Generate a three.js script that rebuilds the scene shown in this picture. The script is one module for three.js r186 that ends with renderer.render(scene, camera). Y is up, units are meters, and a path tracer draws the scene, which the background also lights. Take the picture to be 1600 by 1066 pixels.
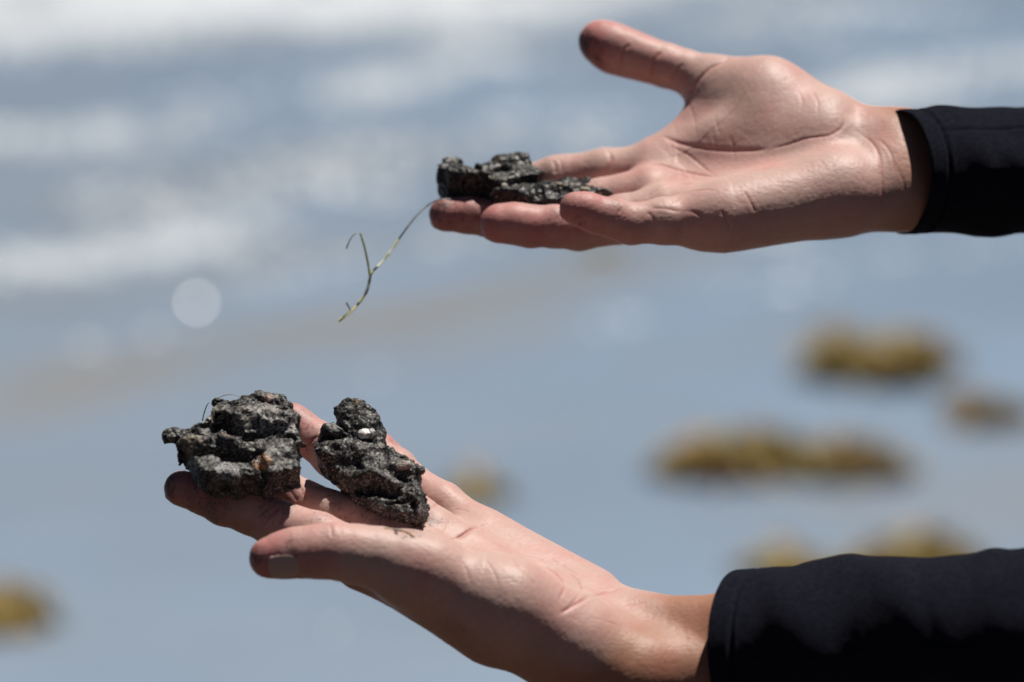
import * as THREE from 'three';
import { mergeGeometries } from 'three/addons/utils/BufferGeometryUtils.js';

// ------------------------------------------------------------------ camera, sky, sun, exposure
const FOCAL = 7174, PITCH = 12.5 * Math.PI / 180, EYE = 1.55;          // focal length in photograph pixels; lens about 160 mm
const scene = new THREE.Scene();
const camera = new THREE.PerspectiveCamera(2 * Math.atan(533 / FOCAL) * 180 / Math.PI, 1024 / 682, 0.1, 4000);
camera.position.set(0, EYE, 0);
camera.rotation.x = -PITCH;
camera.focus = 1.70;
camera.userData.fStop = 6.6;
camera.updateMatrixWorld();
const VIEW = camera.matrixWorld.clone();
const EXPOSURE = 1.08;

const sunView = new THREE.Vector3(0.24, 0.96, -0.04).normalize();     // where the sun stands, seen from the camera
const sunDir = sunView.clone().transformDirection(VIEW);
const sun = new THREE.DirectionalLight(new THREE.Color(1.0, 0.95, 0.87), 5);
sun.name = 'sun';
sun.position.copy(sunDir).multiplyScalar(30).add(new THREE.Vector3(0, 0, -5));
sun.target.position.set(0, 0, -5);
sun.castShadow = true;
sun.shadow.mapSize.set(4096, 4096);
Object.assign(sun.shadow.camera, { left: -9, right: 9, top: 9, bottom: -9, near: 1, far: 80 });
scene.add(sun, sun.target);

const SKY = 0.19;
function makeSky() {
  const W = 512, H = 256, data = new Float32Array(W * H * 4);
  for (let j = 0; j < H; j++) {
    const el = ((j + 0.5) / H - 0.5) * Math.PI, y = Math.sin(el);
    for (let i = 0; i < W; i++) {
      const az = ((i + 0.5) / W - 0.5) * 2 * Math.PI, x = Math.cos(az) * Math.cos(el), z = Math.sin(az) * Math.cos(el);
      const c = Math.max(0, x * sunDir.x + y * sunDir.y + z * sunDir.z);
      const up = Math.max(0, y), h = Math.exp(-up * 5.0);
      const glow = 0.22 * Math.pow(c, 8) + 0.5 * Math.pow(c, 60);
      let r = 0.05 + 0.62 * h + glow, g = 0.11 + 0.66 * h + glow * 0.97, b = 0.26 + 0.62 * h + glow * 0.92;
      if (y < 0) { r = 0.3; g = 0.34; b = 0.4; }
      data.set([r * SKY, g * SKY, b * SKY, 1], (j * W + i) * 4);
    }
  }
  const t = new THREE.DataTexture(data, W, H, THREE.RGBAFormat, THREE.FloatType);
  t.mapping = THREE.EquirectangularReflectionMapping; t.magFilter = t.minFilter = THREE.LinearFilter; t.needsUpdate = true;
  return t;
}
scene.background = makeSky();
scene.environment = scene.background;

// ------------------------------------------------------------------ small maths
const V = (x, y, z) => new THREE.Vector3(x, y, z);
const clamp = (x, a = 0, b = 1) => x < a ? a : x > b ? b : x;
const mix = (a, b, t) => a + (b - a) * t;
const step = (a, b, x) => { const t = clamp((x - a) / (b - a)); return t * t * (3 - 2 * t); };
const smin = (a, b, k) => { const h = k - Math.abs(a - b); return h <= 0 ? Math.min(a, b) : Math.min(a, b) - h * h / (4 * k); };
function rng(seed) { let s = seed | 0; return () => { s = (s + 0x6d2b79f5) | 0; let t = Math.imul(s ^ (s >>> 15), 1 | s); t = (t + Math.imul(t ^ (t >>> 7), 61 | t)) ^ t; return ((t ^ (t >>> 14)) >>> 0) / 4294967296; }; }
function hash(i, j, k) { let h = Math.imul(i, 374761393) + Math.imul(j, 668265263) + Math.imul(k, 1274126177) | 0; h = Math.imul(h ^ (h >>> 13), 1274126177); h ^= h >>> 16; return (h & 0xffff) / 32767.5 - 1; }
function noise(x, y, z) {                                              // value noise, about -1..1
  const i = Math.floor(x), j = Math.floor(y), k = Math.floor(z); let u = x - i, v = y - j, w = z - k;
  u = u * u * u * (u * (u * 6 - 15) + 10); v = v * v * v * (v * (v * 6 - 15) + 10); w = w * w * w * (w * (w * 6 - 15) + 10);
  const a = mix(mix(hash(i, j, k), hash(i + 1, j, k), u), mix(hash(i, j + 1, k), hash(i + 1, j + 1, k), u), v);
  const b = mix(mix(hash(i, j, k + 1), hash(i + 1, j, k + 1), u), mix(hash(i, j + 1, k + 1), hash(i + 1, j + 1, k + 1), u), v);
  return mix(a, b, w);
}
const fbm = (x, y, z, n = 4) => { let s = 0, a = 1, t = 0; for (let o = 0; o < n; o++) { s += a * noise(x, y, z); t += a; a *= 0.5; const q = x; x = y * 2.03 + 7.1; y = z * 2.01 - 3.3; z = q * 2.02 + 1.7; } return s / t; };
const ridge = (x, y, z, n = 3) => { let s = 0, a = 1, t = 0; for (let o = 0; o < n; o++) { s += a * (1 - 2 * Math.abs(noise(x, y, z))); t += a; a *= 0.5; const q = x; x = y * 2.1 + 5.1; y = z * 2.1 - 1.3; z = q * 2.1 + 2.7; } return s / t; };

// Millimetres from the camera: X right, Y up, Z towards it. depth in metres, z in photograph pixels at that depth towards the camera.
const scaleAt = (depth) => depth * 1000 / FOCAL;
const placer = (depth) => { const s = scaleAt(depth); return (px, py, z = 0) => { const d = depth * 1000 - z * s; return [(px - 800) * d / FOCAL, (533 - py) * d / FOCAL, -d]; }; };
const M = VIEW.elements;
const toWorld = (p) => V(p[0] / 1000, p[1] / 1000, p[2] / 1000).applyMatrix4(VIEW);
function onGround(px, py, y = 0) { const d = V((px - 800) / FOCAL, (533 - py) / FOCAL, -1).transformDirection(VIEW); return V(0, EYE, 0).addScaledVector(d, (y - EYE) / d.y); }

// ------------------------------------------------------------------ naming
const taken = {};
const numbered = (name) => { const n = taken[name] = (taken[name] ?? -1) + 1; return n ? name + '_' + String(n).padStart(3, '0') : name; };
function thing(name, label, category, base, group) {
  const o = new THREE.Group(); o.name = numbered(name); o.position.copy(base);
  o.userData = { label, category }; if (group) o.userData.group = group;
  scene.add(o); return o;
}
function part(name, geometry, material, parent, extra) {
  const m = new THREE.Mesh(geometry, material); m.name = name; m.castShadow = m.receiveShadow = true;
  if (extra) Object.assign(m.userData, extra);
  parent.add(m); return m;
}
function structure(name, geometry, material, label, kind = 'structure') {
  const m = new THREE.Mesh(geometry, material); m.name = name; m.castShadow = m.receiveShadow = true;
  m.userData = { kind, label }; scene.add(m); return m;
}
// a geometry given in camera millimetres, turned into metres round the thing's base
function settle(pos, index, colors, base, uv) {
  const n = pos.length / 3, out = new Float32Array(n * 3);
  for (let i = 0; i < n; i++) {
    const x = pos[i * 3] / 1000, y = pos[i * 3 + 1] / 1000, z = pos[i * 3 + 2] / 1000;
    out[i * 3] = M[0] * x + M[4] * y + M[8] * z + M[12] - base.x;
    out[i * 3 + 1] = M[1] * x + M[5] * y + M[9] * z + M[13] - base.y;
    out[i * 3 + 2] = M[2] * x + M[6] * y + M[10] * z + M[14] - base.z;
  }
  const g = new THREE.BufferGeometry();
  g.setAttribute('position', new THREE.BufferAttribute(out, 3));
  if (colors) g.setAttribute('color', new THREE.BufferAttribute(colors, 3));
  if (uv) g.setAttribute('uv', new THREE.BufferAttribute(uv, 2));
  g.setIndex(new THREE.BufferAttribute(index instanceof Uint32Array ? index : Uint32Array.from(index), 1));
  g.computeVertexNormals();
  return g;
}

// ------------------------------------------------------------------ surface nets: a distance field becomes one closed mesh
function meshField(f, lo, hi, h, slack = 1.3, N = 8) {
  const nb = [0, 1, 2].map((a) => Math.ceil((hi[a] - lo[a]) / (h * N)) + 1), S = N + 1, cellsX = nb[0] * N + 2, cellsY = nb[1] * N + 2;
  const vals = new Float32Array(S * S * S), vertexOf = new Map(), pos = [], crossings = [];
  const reach = h * N * Math.sqrt(3) / 2 * slack + h;
  for (let bz = 0; bz < nb[2]; bz++) for (let by = 0; by < nb[1]; by++) for (let bx = 0; bx < nb[0]; bx++) {
    const ox = lo[0] + bx * N * h, oy = lo[1] + by * N * h, oz = lo[2] + bz * N * h, half = N * h / 2;
    if (Math.abs(f(ox + half, oy + half, oz + half)) > reach) continue;
    let any = 0;
    for (let k = 0, q = 0; k < S; k++) for (let j = 0; j < S; j++) for (let i = 0; i < S; i++, q++) { const v = vals[q] = f(ox + i * h, oy + j * h, oz + k * h); any |= v < 0 ? 1 : 2; }
    if (any !== 3) continue;
    for (let k = 0; k < N; k++) for (let j = 0; j < N; j++) for (let i = 0; i < N; i++) {
      const q = (k * S + j) * S + i, c0 = vals[q];
      let n = 0, x = 0, y = 0, z = 0;
      const edge = (a, b, ax, ay, az, d) => { const va = vals[a], vb = vals[b]; if ((va < 0) === (vb < 0)) return; const t = va / (va - vb); n++; x += ax + (d === 0 ? t : 0); y += ay + (d === 1 ? t : 0); z += az + (d === 2 ? t : 0); };
      const X = 1, Y = S, Z = S * S;
      edge(q, q + X, 0, 0, 0, 0); edge(q + Y, q + Y + X, 0, 1, 0, 0); edge(q + Z, q + Z + X, 0, 0, 1, 0); edge(q + Y + Z, q + Y + Z + X, 0, 1, 1, 0);
      edge(q, q + Y, 0, 0, 0, 1); edge(q + X, q + X + Y, 1, 0, 0, 1); edge(q + Z, q + Z + Y, 0, 0, 1, 1); edge(q + X + Z, q + X + Z + Y, 1, 0, 1, 1);
      edge(q, q + Z, 0, 0, 0, 2); edge(q + X, q + X + Z, 1, 0, 0, 2); edge(q + Y, q + Y + Z, 0, 1, 0, 2); edge(q + X + Y, q + X + Y + Z, 1, 1, 0, 2);
      if (!n) continue;
      const ci = bx * N + i, cj = by * N + j, ck = bz * N + k;
      vertexOf.set((ck * cellsY + cj) * cellsX + ci, pos.length / 3);
      pos.push(ox + (i + x / n) * h, oy + (j + y / n) * h, oz + (k + z / n) * h);
      const inside = c0 < 0;
      if (inside !== (vals[q + X] < 0)) crossings.push(ci, cj, ck, inside ? 0 : 3);
      if (inside !== (vals[q + Y] < 0)) crossings.push(ci, cj, ck, inside ? 1 : 4);
      if (inside !== (vals[q + Z] < 0)) crossings.push(ci, cj, ck, inside ? 2 : 5);
    }
  }
  const index = [], at = (i, j, k) => vertexOf.get((k * cellsY + j) * cellsX + i);
  for (let c = 0; c < crossings.length; c += 4) {
    const i = crossings[c], j = crossings[c + 1], k = crossings[c + 2], way = crossings[c + 3], axis = way % 3;
    const [a, b, d, e] = axis === 0 ? [at(i, j - 1, k - 1), at(i, j, k - 1), at(i, j, k), at(i, j - 1, k)]
      : axis === 1 ? [at(i - 1, j, k - 1), at(i - 1, j, k), at(i, j, k), at(i, j, k - 1)]
        : [at(i - 1, j - 1, k), at(i, j - 1, k), at(i, j, k), at(i - 1, j, k)];
    if (a === undefined || b === undefined || d === undefined || e === undefined) continue;
    if (way < 3) index.push(a, b, d, a, d, e); else index.push(a, d, b, a, e, d);
  }
  return { pos: Float32Array.from(pos), index: Uint32Array.from(index) };
}
function gradient(f, x, y, z, e, out) {
  const a = f(x + e, y - e, z - e), b = f(x - e, y - e, z + e), c = f(x - e, y + e, z - e), d = f(x + e, y + e, z + e);
  out[0] = (a - b - c + d) / (4 * e); out[1] = (-a - b + c + d) / (4 * e); out[2] = (-a + b - c + d) / (4 * e); return out;
}
function refine(mesh, f, e, rounds = 2) {                              // pulls the vertices onto the surface, returns normals
  const { pos } = mesh, nrm = new Float32Array(pos.length), g = [0, 0, 0];
  for (let i = 0; i < pos.length; i += 3) {
    for (let r = 0; r < rounds; r++) {
      gradient(f, pos[i], pos[i + 1], pos[i + 2], e, g);
      const v = f(pos[i], pos[i + 1], pos[i + 2]), m = Math.max(0.2, g[0] * g[0] + g[1] * g[1] + g[2] * g[2]), t = clamp(v / m, -e * 3, e * 3);
      for (let a = 0; a < 3; a++) pos[i + a] -= g[a] * t;
    }
    const l = Math.hypot(g[0], g[1], g[2]) || 1;
    for (let a = 0; a < 3; a++) nrm[i + a] = g[a] / l;
  }
  mesh.nrm = nrm; return mesh;
}
function castRay(f, P, px, py, from = 700, to = -900) {                // first point of a field behind a place in the photograph
  const a = P(px, py, from), b = P(px, py, to), L = Math.hypot(a[0] - b[0], a[1] - b[1], a[2] - b[2]);
  const d = [0, 1, 2].map((k) => (b[k] - a[k]) / L);
  for (let t = 0, n = 0; t < L && n < 400; n++) { const p = [0, 1, 2].map((k) => a[k] + d[k] * t), v = f(...p); if (v < 0.05) return p; t += Math.max(0.05, v * 0.8); }
  return null;
}

// ------------------------------------------------------------------ hands
// bones are tapered capsules [px, py, z, radius] in photograph pixels at the hand's distance; q flattens one along the palm's normal
function makeHand(spec) {
  const P = placer(spec.depth), s = scaleAt(spec.depth), nl = Math.hypot(...spec.palmNormal), N = spec.palmNormal.map((x) => x / nl);
  const bone = (a, b, q = 1) => { const A = P(a[0], a[1], a[2]), B = P(b[0], b[1], b[2]), d = [0, 1, 2].map((k) => B[k] - A[k]);
    return { ax: A[0], ay: A[1], az: A[2], dx: d[0], dy: d[1], dz: d[2], il: 1 / Math.max(1e-6, d[0] * d[0] + d[1] * d[1] + d[2] * d[2]), ra: a[3] * s, rb: b[3] * s, q: q * q - 1,
      cx: (A[0] + B[0]) / 2, cy: (A[1] + B[1]) / 2, cz: (A[2] + B[2]) / 2, cr: Math.sqrt(d[0] * d[0] + d[1] * d[1] + d[2] * d[2]) / 2 + Math.max(a[3], b[3]) * s }; };
  const dist = (b, x, y, z) => {
    const px = x - b.ax, py = y - b.ay, pz = z - b.az; let t = (px * b.dx + py * b.dy + pz * b.dz) * b.il; t = t < 0 ? 0 : t > 1 ? 1 : t;
    const vx = px - b.dx * t, vy = py - b.dy * t, vz = pz - b.dz * t; let l = vx * vx + vy * vy + vz * vz;
    if (b.q) { const w = vx * N[0] + vy * N[1] + vz * N[2]; l += b.q * w * w; }
    return Math.sqrt(l) - b.ra - (b.rb - b.ra) * t;
  };
  const palm = spec.palm.map(([a, b, q]) => bone(a, b, q));
  const chains = spec.fingers.map((c) => {
    const pts = [];
    c.forEach((p, i) => {                                             // a soft pad between the joints, on the palm side
      pts.push(p);
      const n = c[i + 1];
      if (n && i < c.length - 1) { const pad = (c.pad ?? 0.09) * (p[3] + n[3]) / 2; pts.push([(p[0] + n[0]) / 2 + N[0] * pad, (p[1] + n[1]) / 2 - N[1] * pad, (p[2] + n[2]) / 2 + N[2] * pad, (p[3] + n[3]) / 2 * 1.0]); }
    });
    const bones = []; for (let i = 0; i + 1 < pts.length; i++) bones.push(bone(pts[i], pts[i + 1]));
    let cx = 0, cy = 0, cz = 0; bones.forEach((b) => { cx += b.cx / bones.length; cy += b.cy / bones.length; cz += b.cz / bones.length; });
    const cr = Math.max(...bones.map((b) => Math.hypot(b.cx - cx, b.cy - cy, b.cz - cz) + b.cr));
    return { bones, cx, cy, cz, cr, k: (c.web ?? 16) * s };
  });
  const dents = (spec.dents ?? []).map(([px, py, z, r, d]) => ({ p: P(px, py, z), r: r * s, d: d * s }));
  const kp = spec.blend * s, kb = 9 * s;
  const field = (x, y, z) => {
    let d = 1e9;
    for (const b of palm) { const far = Math.hypot(x - b.cx, y - b.cy, z - b.cz) - b.cr; if (far > d + kp) continue; d = smin(d, dist(b, x, y, z), kp); }
    for (const c of dents) { const r2 = ((x - c.p[0]) ** 2 + (y - c.p[1]) ** 2 + (z - c.p[2]) ** 2) / (c.r * c.r); if (r2 < 6) d += c.d * Math.exp(-r2); }
    let all = d;
    for (const c of chains) {
      const far = Math.hypot(x - c.cx, y - c.cy, z - c.cz) - c.cr; if (far > all + c.k) continue;
      let e = 1e9; for (const b of c.bones) e = smin(e, dist(b, x, y, z), kb);
      all = smin(all, smin(d, e, c.k), 2.5 * s);
    }
    return all;
  };
  const pts = [...spec.palm.flatMap(([a, b]) => [a, b]), ...spec.fingers.flat()].map((p) => [...P(p[0], p[1], p[2]), p[3] * s]);
  const lo = [0, 1, 2].map((k) => Math.min(...pts.map((p) => p[k] - p[3])) - 3), hi = [0, 1, 2].map((k) => Math.max(...pts.map((p) => p[k] + p[3])) + 3);
  const mesh = refine(meshField(field, lo, hi, spec.cell ?? 0.55, 1.6), field, 0.3);

  // creases: curves laid on the skin; each pushes it in along a narrow line, with soft lips
  const creases = [];
  for (const [w, d, ...xy] of spec.creases) {
    const c = []; for (let i = 0; i < xy.length; i += 2) { const p = castRay(field, P, xy[i], xy[i + 1]); if (p) c.push(p); }
    if (c.length < 2) continue;
    const curve = new THREE.CatmullRomCurve3(c.map((p) => V(...p))), n = c.length * 6, q = curve.getPoints(n).map((p) => p.toArray());
    const mid = q[n >> 1], r = Math.max(...q.map((p) => Math.hypot(p[0] - mid[0], p[1] - mid[1], p[2] - mid[2]))) + w * s * 5;
    creases.push({ w: w * s, d: d * s, q, mid, r });
  }
  const marks = spec.marks.map(([px, py, r, strength]) => ({ p: castRay(field, P, px, py), r: r * s, strength })).filter((m) => m.p);
  const { pos, nrm, index } = mesh, count = pos.length / 3, colors = new Float32Array(count * 3);
  const wrist = P(...spec.wrist), axis = spec.arm, tipPoints = spec.fingers.map((c) => P(...c[c.length - 1].slice(0, 3)));
  for (let i = 0; i < count; i++) {
    const x = pos[i * 3], y = pos[i * 3 + 1], z = pos[i * 3 + 2];
    let move = 0, red = 0;
    for (const c of creases) {
      if (Math.hypot(x - c.mid[0], y - c.mid[1], z - c.mid[2]) > c.r) continue;
      let best = 1e9, at = 0;
      for (let k = 0; k + 1 < c.q.length; k++) {
        const a = c.q[k], b = c.q[k + 1], dx = b[0] - a[0], dy = b[1] - a[1], dz = b[2] - a[2], l = dx * dx + dy * dy + dz * dz || 1e-9;
        let t = ((x - a[0]) * dx + (y - a[1]) * dy + (z - a[2]) * dz) / l; t = clamp(t);
        const e = (x - a[0] - dx * t) ** 2 + (y - a[1] - dy * t) ** 2 + (z - a[2] - dz * t) ** 2; if (e < best) { best = e; at = (k + t) / (c.q.length - 1); }
      }
      const r = Math.sqrt(best) / c.w; if (r > 5) continue;
      const fade = step(0, 0.18, at) * step(0, 0.18, 1 - at);
      move -= 0.66 * c.d * fade * (Math.exp(-r * r * 1.5) + 0.25 * Math.exp(-r * r * 0.2) - 0.10 * Math.exp(-((r - 2.6) ** 2) / 1.4));
      red = Math.max(red, 0.7 * fade * Math.exp(-r * r * 1.2) * Math.min(1, c.d / (2 * s)));
    }
    // skin: broad unevenness, fine wrinkling and grain
    move += 0.16 * fbm(x * 0.11, y * 0.11, z * 0.11, 3) + 0.055 * ridge(x * 0.75 + 3, y * 0.75, z * 0.75, 2) + 0.022 * noise(x * 2.1, y * 2.1, z * 2.1);
    const q1 = noise(x * 0.24 + 11, y * 0.24, z * 0.24), q2 = noise(x * 0.52, y * 0.52 + 31, z * 0.52), q3 = noise(x * 1.15, y * 1.15, z * 1.15 + 17), where = 0.55 + 0.6 * noise(x * 0.07, y * 0.07 + 5, z * 0.07);
    const net = clamp(where) * (0.7 * Math.exp(-q1 * q1 * 500) + 0.55 * Math.exp(-q2 * q2 * 170)) + 0.4 * Math.exp(-q3 * q3 * 60);
    move -= 0.095 * net * (1 - 0.5 * step(spec.tan[0], spec.tan[1], (x - wrist[0]) * axis[0] + (y - wrist[1]) * axis[1] + (z - wrist[2]) * axis[2])); red = Math.max(red, 0.35 * clamp(net));
    const along = (x - wrist[0]) * axis[0] + (y - wrist[1]) * axis[1] + (z - wrist[2]) * axis[2];
    // the palm's skin is pale and pink, the arm and the back of the hand are tanned, deepened to redden the shade
    const tan = clamp(step(spec.tan[0], spec.tan[1], along + 4 * fbm(x * 0.08, y * 0.08, z * 0.08, 2)) + (spec.back ? spec.back(x, y, z, P, s, N) : 0));
    const blotch = fbm(x * 0.09 + 9, y * 0.09, z * 0.09, 4), fine = fbm(x * 0.9, y * 0.9, z * 0.9, 3);
    let tip = 0; for (const t of tipPoints) tip = Math.max(tip, 1 - Math.hypot(x - t[0], y - t[1], z - t[2]) / (130 * s));
    tip = clamp(tip * 1.2 + blotch * 0.3);
    let r = mix(0.61, 0.42, tan), g = mix(0.392, 0.205, tan), b = mix(0.345, 0.135, tan);
    const flush = clamp(tip * 0.95 + red * 0.95 + blotch * 0.38 + fine * 0.12, -0.25, 1);
    r *= 1 - 0.09 * flush; g *= 1 - 0.40 * flush; b *= 1 - 0.37 * flush;
    const v = 1 + 0.09 * fine + 0.07 * blotch; r *= v; g *= v * (1 + 0.03 * fine); b *= v;
    // black sand rubbed into the skin
    let dirt = 0; for (const m of marks) { const q = Math.hypot(x - m.p[0], y - m.p[1], z - m.p[2]) / m.r; if (q < 1.6) dirt = Math.max(dirt, m.strength * (1.25 - q + 0.55 * fbm(x * 0.5, y * 0.5, z * 0.5, 3))); }
    dirt = clamp(dirt) * clamp(0.75 + 0.6 * noise(x * 1.7, y * 1.7, z * 1.7)) + (dirt > 0.02 && noise(x * 1.4 + 50, y * 1.4, z * 1.4) > 0.62 ? 0.5 : 0);
    dirt = clamp(dirt, 0, 0.92);
    colors.set([mix(r, 0.035, dirt), mix(g, 0.032, dirt), mix(b, 0.034, dirt)], i * 3);
    for (let a = 0; a < 3; a++) pos[i * 3 + a] += nrm[i * 3 + a] * move;
  }
  return { pos, index, colors, field, P, s, N, fingers: spec.fingers };
}
// a nail: a shield-shaped patch that lies on the back of a fingertip, slightly proud of it and rounded over
function makeNail(hand, center, axis, out, length, width) {
  const { field } = hand, A = V(...axis).normalize(), O = V(...out).addScaledVector(A, -V(...out).dot(A)).normalize(), B = A.clone().cross(O);
  const nu = 22, nv = 18, pos = [], index = [], g = [0, 0, 0];
  for (let layer = 0; layer < 2; layer++) for (let j = 0; j <= nv; j++) for (let i = 0; i <= nu; i++) {
    const u = i / nu * 2 - 1, v = j / nv * 2 - 1, k = Math.sqrt(1 - 0.42 * u * u), w = Math.sqrt(1 - 0.3 * v * v);
    const p = V(...center).addScaledVector(A, v * k * length / 2).addScaledVector(B, u * w * width / 2).addScaledVector(O, 6).toArray();
    for (let r = 0; r < 14; r++) { const d = field(...p); for (let a = 0; a < 3; a++) p[a] -= O.toArray()[a] * d * 0.7; if (Math.abs(d) < 0.02) break; }
    gradient(field, ...p, 0.4, g); const l = Math.hypot(...g) || 1, edge = Math.max(Math.abs(u), Math.abs(v));
    const lift = layer ? -0.5 : 0.34 * (1 - Math.pow(edge, 6)) - 0.08 + (v > 0.6 ? (v - 0.6) * 1.1 : 0);
    for (let a = 0; a < 3; a++) p[a] += g[a] / l * lift;
    pos.push(...p);
  }
  const row = nu + 1, L = row * (nv + 1);
  for (let j = 0; j < nv; j++) for (let i = 0; i < nu; i++) { const a = j * row + i; index.push(a, a + 1, a + row, a + 1, a + row + 1, a + row, L + a, L + a + row, L + a + 1, L + a + 1, L + a + row, L + a + row + 1); }
  const rim = []; for (let i = 0; i < nu; i++) rim.push(i); for (let j = 0; j < nv; j++) rim.push(j * row + nu); for (let i = nu; i > 0; i--) rim.push(nv * row + i); for (let j = nv; j > 0; j--) rim.push(j * row);
  rim.forEach((a, i) => { const b = rim[(i + 1) % rim.length]; index.push(a, L + a, b, b, L + a, L + b); });
  return { pos: Float32Array.from(pos), index: Uint32Array.from(index) };
}

const TRANS = 0.16;
const skin = new THREE.MeshPhysicalMaterial({ color: 0xffffff, vertexColors: true, roughness: 0.5, specularIntensity: 0.8, ior: 1.42, transmission: TRANS, thickness: 0 });
skin.name = 'skin';
const nailMat = new THREE.MeshPhysicalMaterial({ color: new THREE.Color(0.52, 0.34, 0.30), roughness: 0.3, ior: 1.5 });
nailMat.name = 'nail';

const person = thing('person', 'person in black long sleeves holding out both open hands, palms up, over the water', 'person', V(0.62, 0, -1.72));

//#HANDS
const farDepth = 1.78, nearDepth = 1.65;
const farFingers = [
  Object.assign([[1135, 138, -145, 41], [1072, 112, -160, 34], [1010, 93, -172, 35], [962, 77, -180, 39], [938, 65, -184, 35]], { web: 34, pad: 0 }),
  Object.assign([[1010, 268, -98, 42], [880, 275, -116, 32], [850, 283, -120, 31], [765, 295, -110, 27], [708, 298, -98, 23]], { web: 15 }),
  Object.assign([[1012, 303, -34, 42], [860, 336, -54, 32], [765, 341, -46, 29], [697, 335, -38, 27]], { web: 14 }),
  Object.assign([[1035, 332, 30, 42], [905, 358, 20, 33], [828, 354, 26, 32], [781, 349, 32, 31]], { web: 14 }),
  Object.assign([[1090, 346, 92, 40], [985, 350, 110, 31], [930, 335, 122, 28], [900, 325, 128, 25]], { web: 14 }),
];
const farHand = makeHand({
  depth: farDepth, palmNormal: [0.05, 0.74, 0.67], blend: 52, cell: 0.5, wrist: [1360, 262, 0], arm: [1, 0, -0.3], tan: [-6, 16],
  palm: [
    [[1285, 228, -72, 44], [1022, 268, -96, 42], 1.0], [[1300, 258, -32, 44], [1025, 304, -36, 42], 1.0], [[1310, 288, 6, 44], [1045, 333, 30, 41], 1.0], [[1320, 306, 42, 44], [1095, 344, 90, 41], 1.0],
    [[1140, 340, 96, 44], [1300, 306, 46, 48], 1.0],
    [[1278, 190, -84, 56], [1198, 154, -112, 58], 1.0], [[1285, 214, -54, 50], [1196, 186, -70, 50], 1.0], [[1250, 238, -40, 44], [1130, 226, -66, 44], 1.0], [[1198, 156, -108, 54], [1130, 137, -138, 42], 1.0],
    [[1112, 165, -130, 22], [1036, 246, -104, 26], 1.0],
    [[1300, 224, -46, 50], [1400, 228, -46, 48], 1.0], [[1300, 303, 26, 48], [1410, 302, 12, 50], 1.0],
    [[1400, 228, -46, 48], [1640, 226, -150, 54], 1.0], [[1410, 300, 8, 48], [1640, 296, -100, 52], 1.0], [[1400, 266, -16, 52], [1640, 262, -122, 60], 1.0],
  ],
  fingers: farFingers,
  dents: [[1085, 250, 0, 60, 7], [1330, 186, -20, 26, 6]],
  creases: [
    [3.2, 3.2, 1004, 203, 1030, 212, 1064, 224, 1112, 233, 1161, 235, 1205, 233], [3.0, 3.0, 1146, 88, 1128, 97, 1110, 106, 1094, 122, 1083, 138, 1072, 148],
    [2.2, 1.8, 1319, 182, 1317, 197, 1296, 211, 1262, 216, 1230, 226, 1200, 234], [2.2, 1.6, 1340, 205, 1362, 222, 1372, 238, 1377, 265, 1379, 300, 1376, 330],
    [2.6, 2.2, 1000, 261, 1030, 257, 1056, 264, 1090, 272, 1128, 276], [2.2, 1.6, 1048, 228, 1075, 242, 1100, 262, 1124, 276],
    [2.4, 1.5, 1000, 317, 1015, 305, 1037, 294, 1062, 288, 1094, 286], [2.2, 1.2, 1050, 323, 1058, 311, 1070, 302, 1095, 297, 1126, 300],
    [2.4, 1.5, 1011, 325, 1050, 328, 1086, 332, 1100, 341], [2.0, 1.6, 1162, 298, 1172, 315, 1181, 333], [2.0, 1.6, 1126, 326, 1134, 342, 1143, 360],
    [2.0, 1.2, 1010, 330, 1020, 341, 1024, 356], [2.0, 1.6, 969, 326, 965, 334, 963, 344],
    [2.4, 1.9, 987, 66, 974, 80, 969, 98, 968, 116], [2.6, 2.2, 1036, 79, 1024, 92, 1019, 108, 1018, 120], [2.6, 1.6, 1070, 98, 1056, 112, 1048, 126],
    [2.6, 2.4, 946, 231, 955, 250, 951, 262, 944, 274], [2.4, 2.2, 865, 251, 868, 262, 868, 272], [1.8, 1.2, 874, 249, 878, 262, 878, 272],
    [1.8, 1.0, 1075, 155, 1086, 190, 1090, 215], [1.8, 0.9, 1100, 150, 1118, 188, 1126, 214], [1.6, 0.8, 1112, 200, 1118, 228, 1120, 260], [1.6, 0.8, 1140, 208, 1146, 232, 1146, 250],
    [1.7, 1.0, 1372, 215, 1392, 240, 1398, 270], [1.7, 1.0, 1395, 250, 1412, 285, 1414, 310], [1.6, 0.9, 1268, 142, 1278, 160, 1276, 182], [1.6, 0.8, 1246, 138, 1254, 158, 1250, 176], [1.6, 0.7, 1290, 150, 1298, 166, 1296, 186],
  ],
  marks: [[912, 72, 26, 1.0], [930, 92, 20, 0.6], [690, 318, 20, 0.75], [680, 330, 15, 0.6], [705, 300, 18, 0.4], [880, 312, 7, 0.25], [845, 268, 22, 0.35], [745, 330, 26, 0.5], [868, 332, 14, 0.4], [960, 318, 14, 0.35], [700, 345, 16, 0.3], [905, 345, 12, 0.2]],
});
const nearFingers = [
  Object.assign([[665, 893, 62, 54], [590, 872, 72, 47], [522, 861, 80, 43], [462, 864, 84, 38], [421, 872, 86, 32]], { web: 34, pad: 0 }),
  Object.assign([[560, 872, -20, 44], [430, 817, -72, 37], [350, 788, -100, 33], [284, 763, -116, 28]], { web: 13 }),
  Object.assign([[615, 848, -85, 45], [478, 786, -148, 34], [400, 748, -190, 32], [340, 722, -220, 28]], { web: 13 }),
  Object.assign([[675, 835, -160, 44], [520, 713, -262, 34], [470, 672, -290, 31], [444, 652, -305, 26]], { web: 13 }),
  Object.assign([[738, 828, -235, 40], [642, 754, -305, 31], [600, 712, -345, 28], [578, 692, -365, 24]], { web: 13 }),
];
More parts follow.
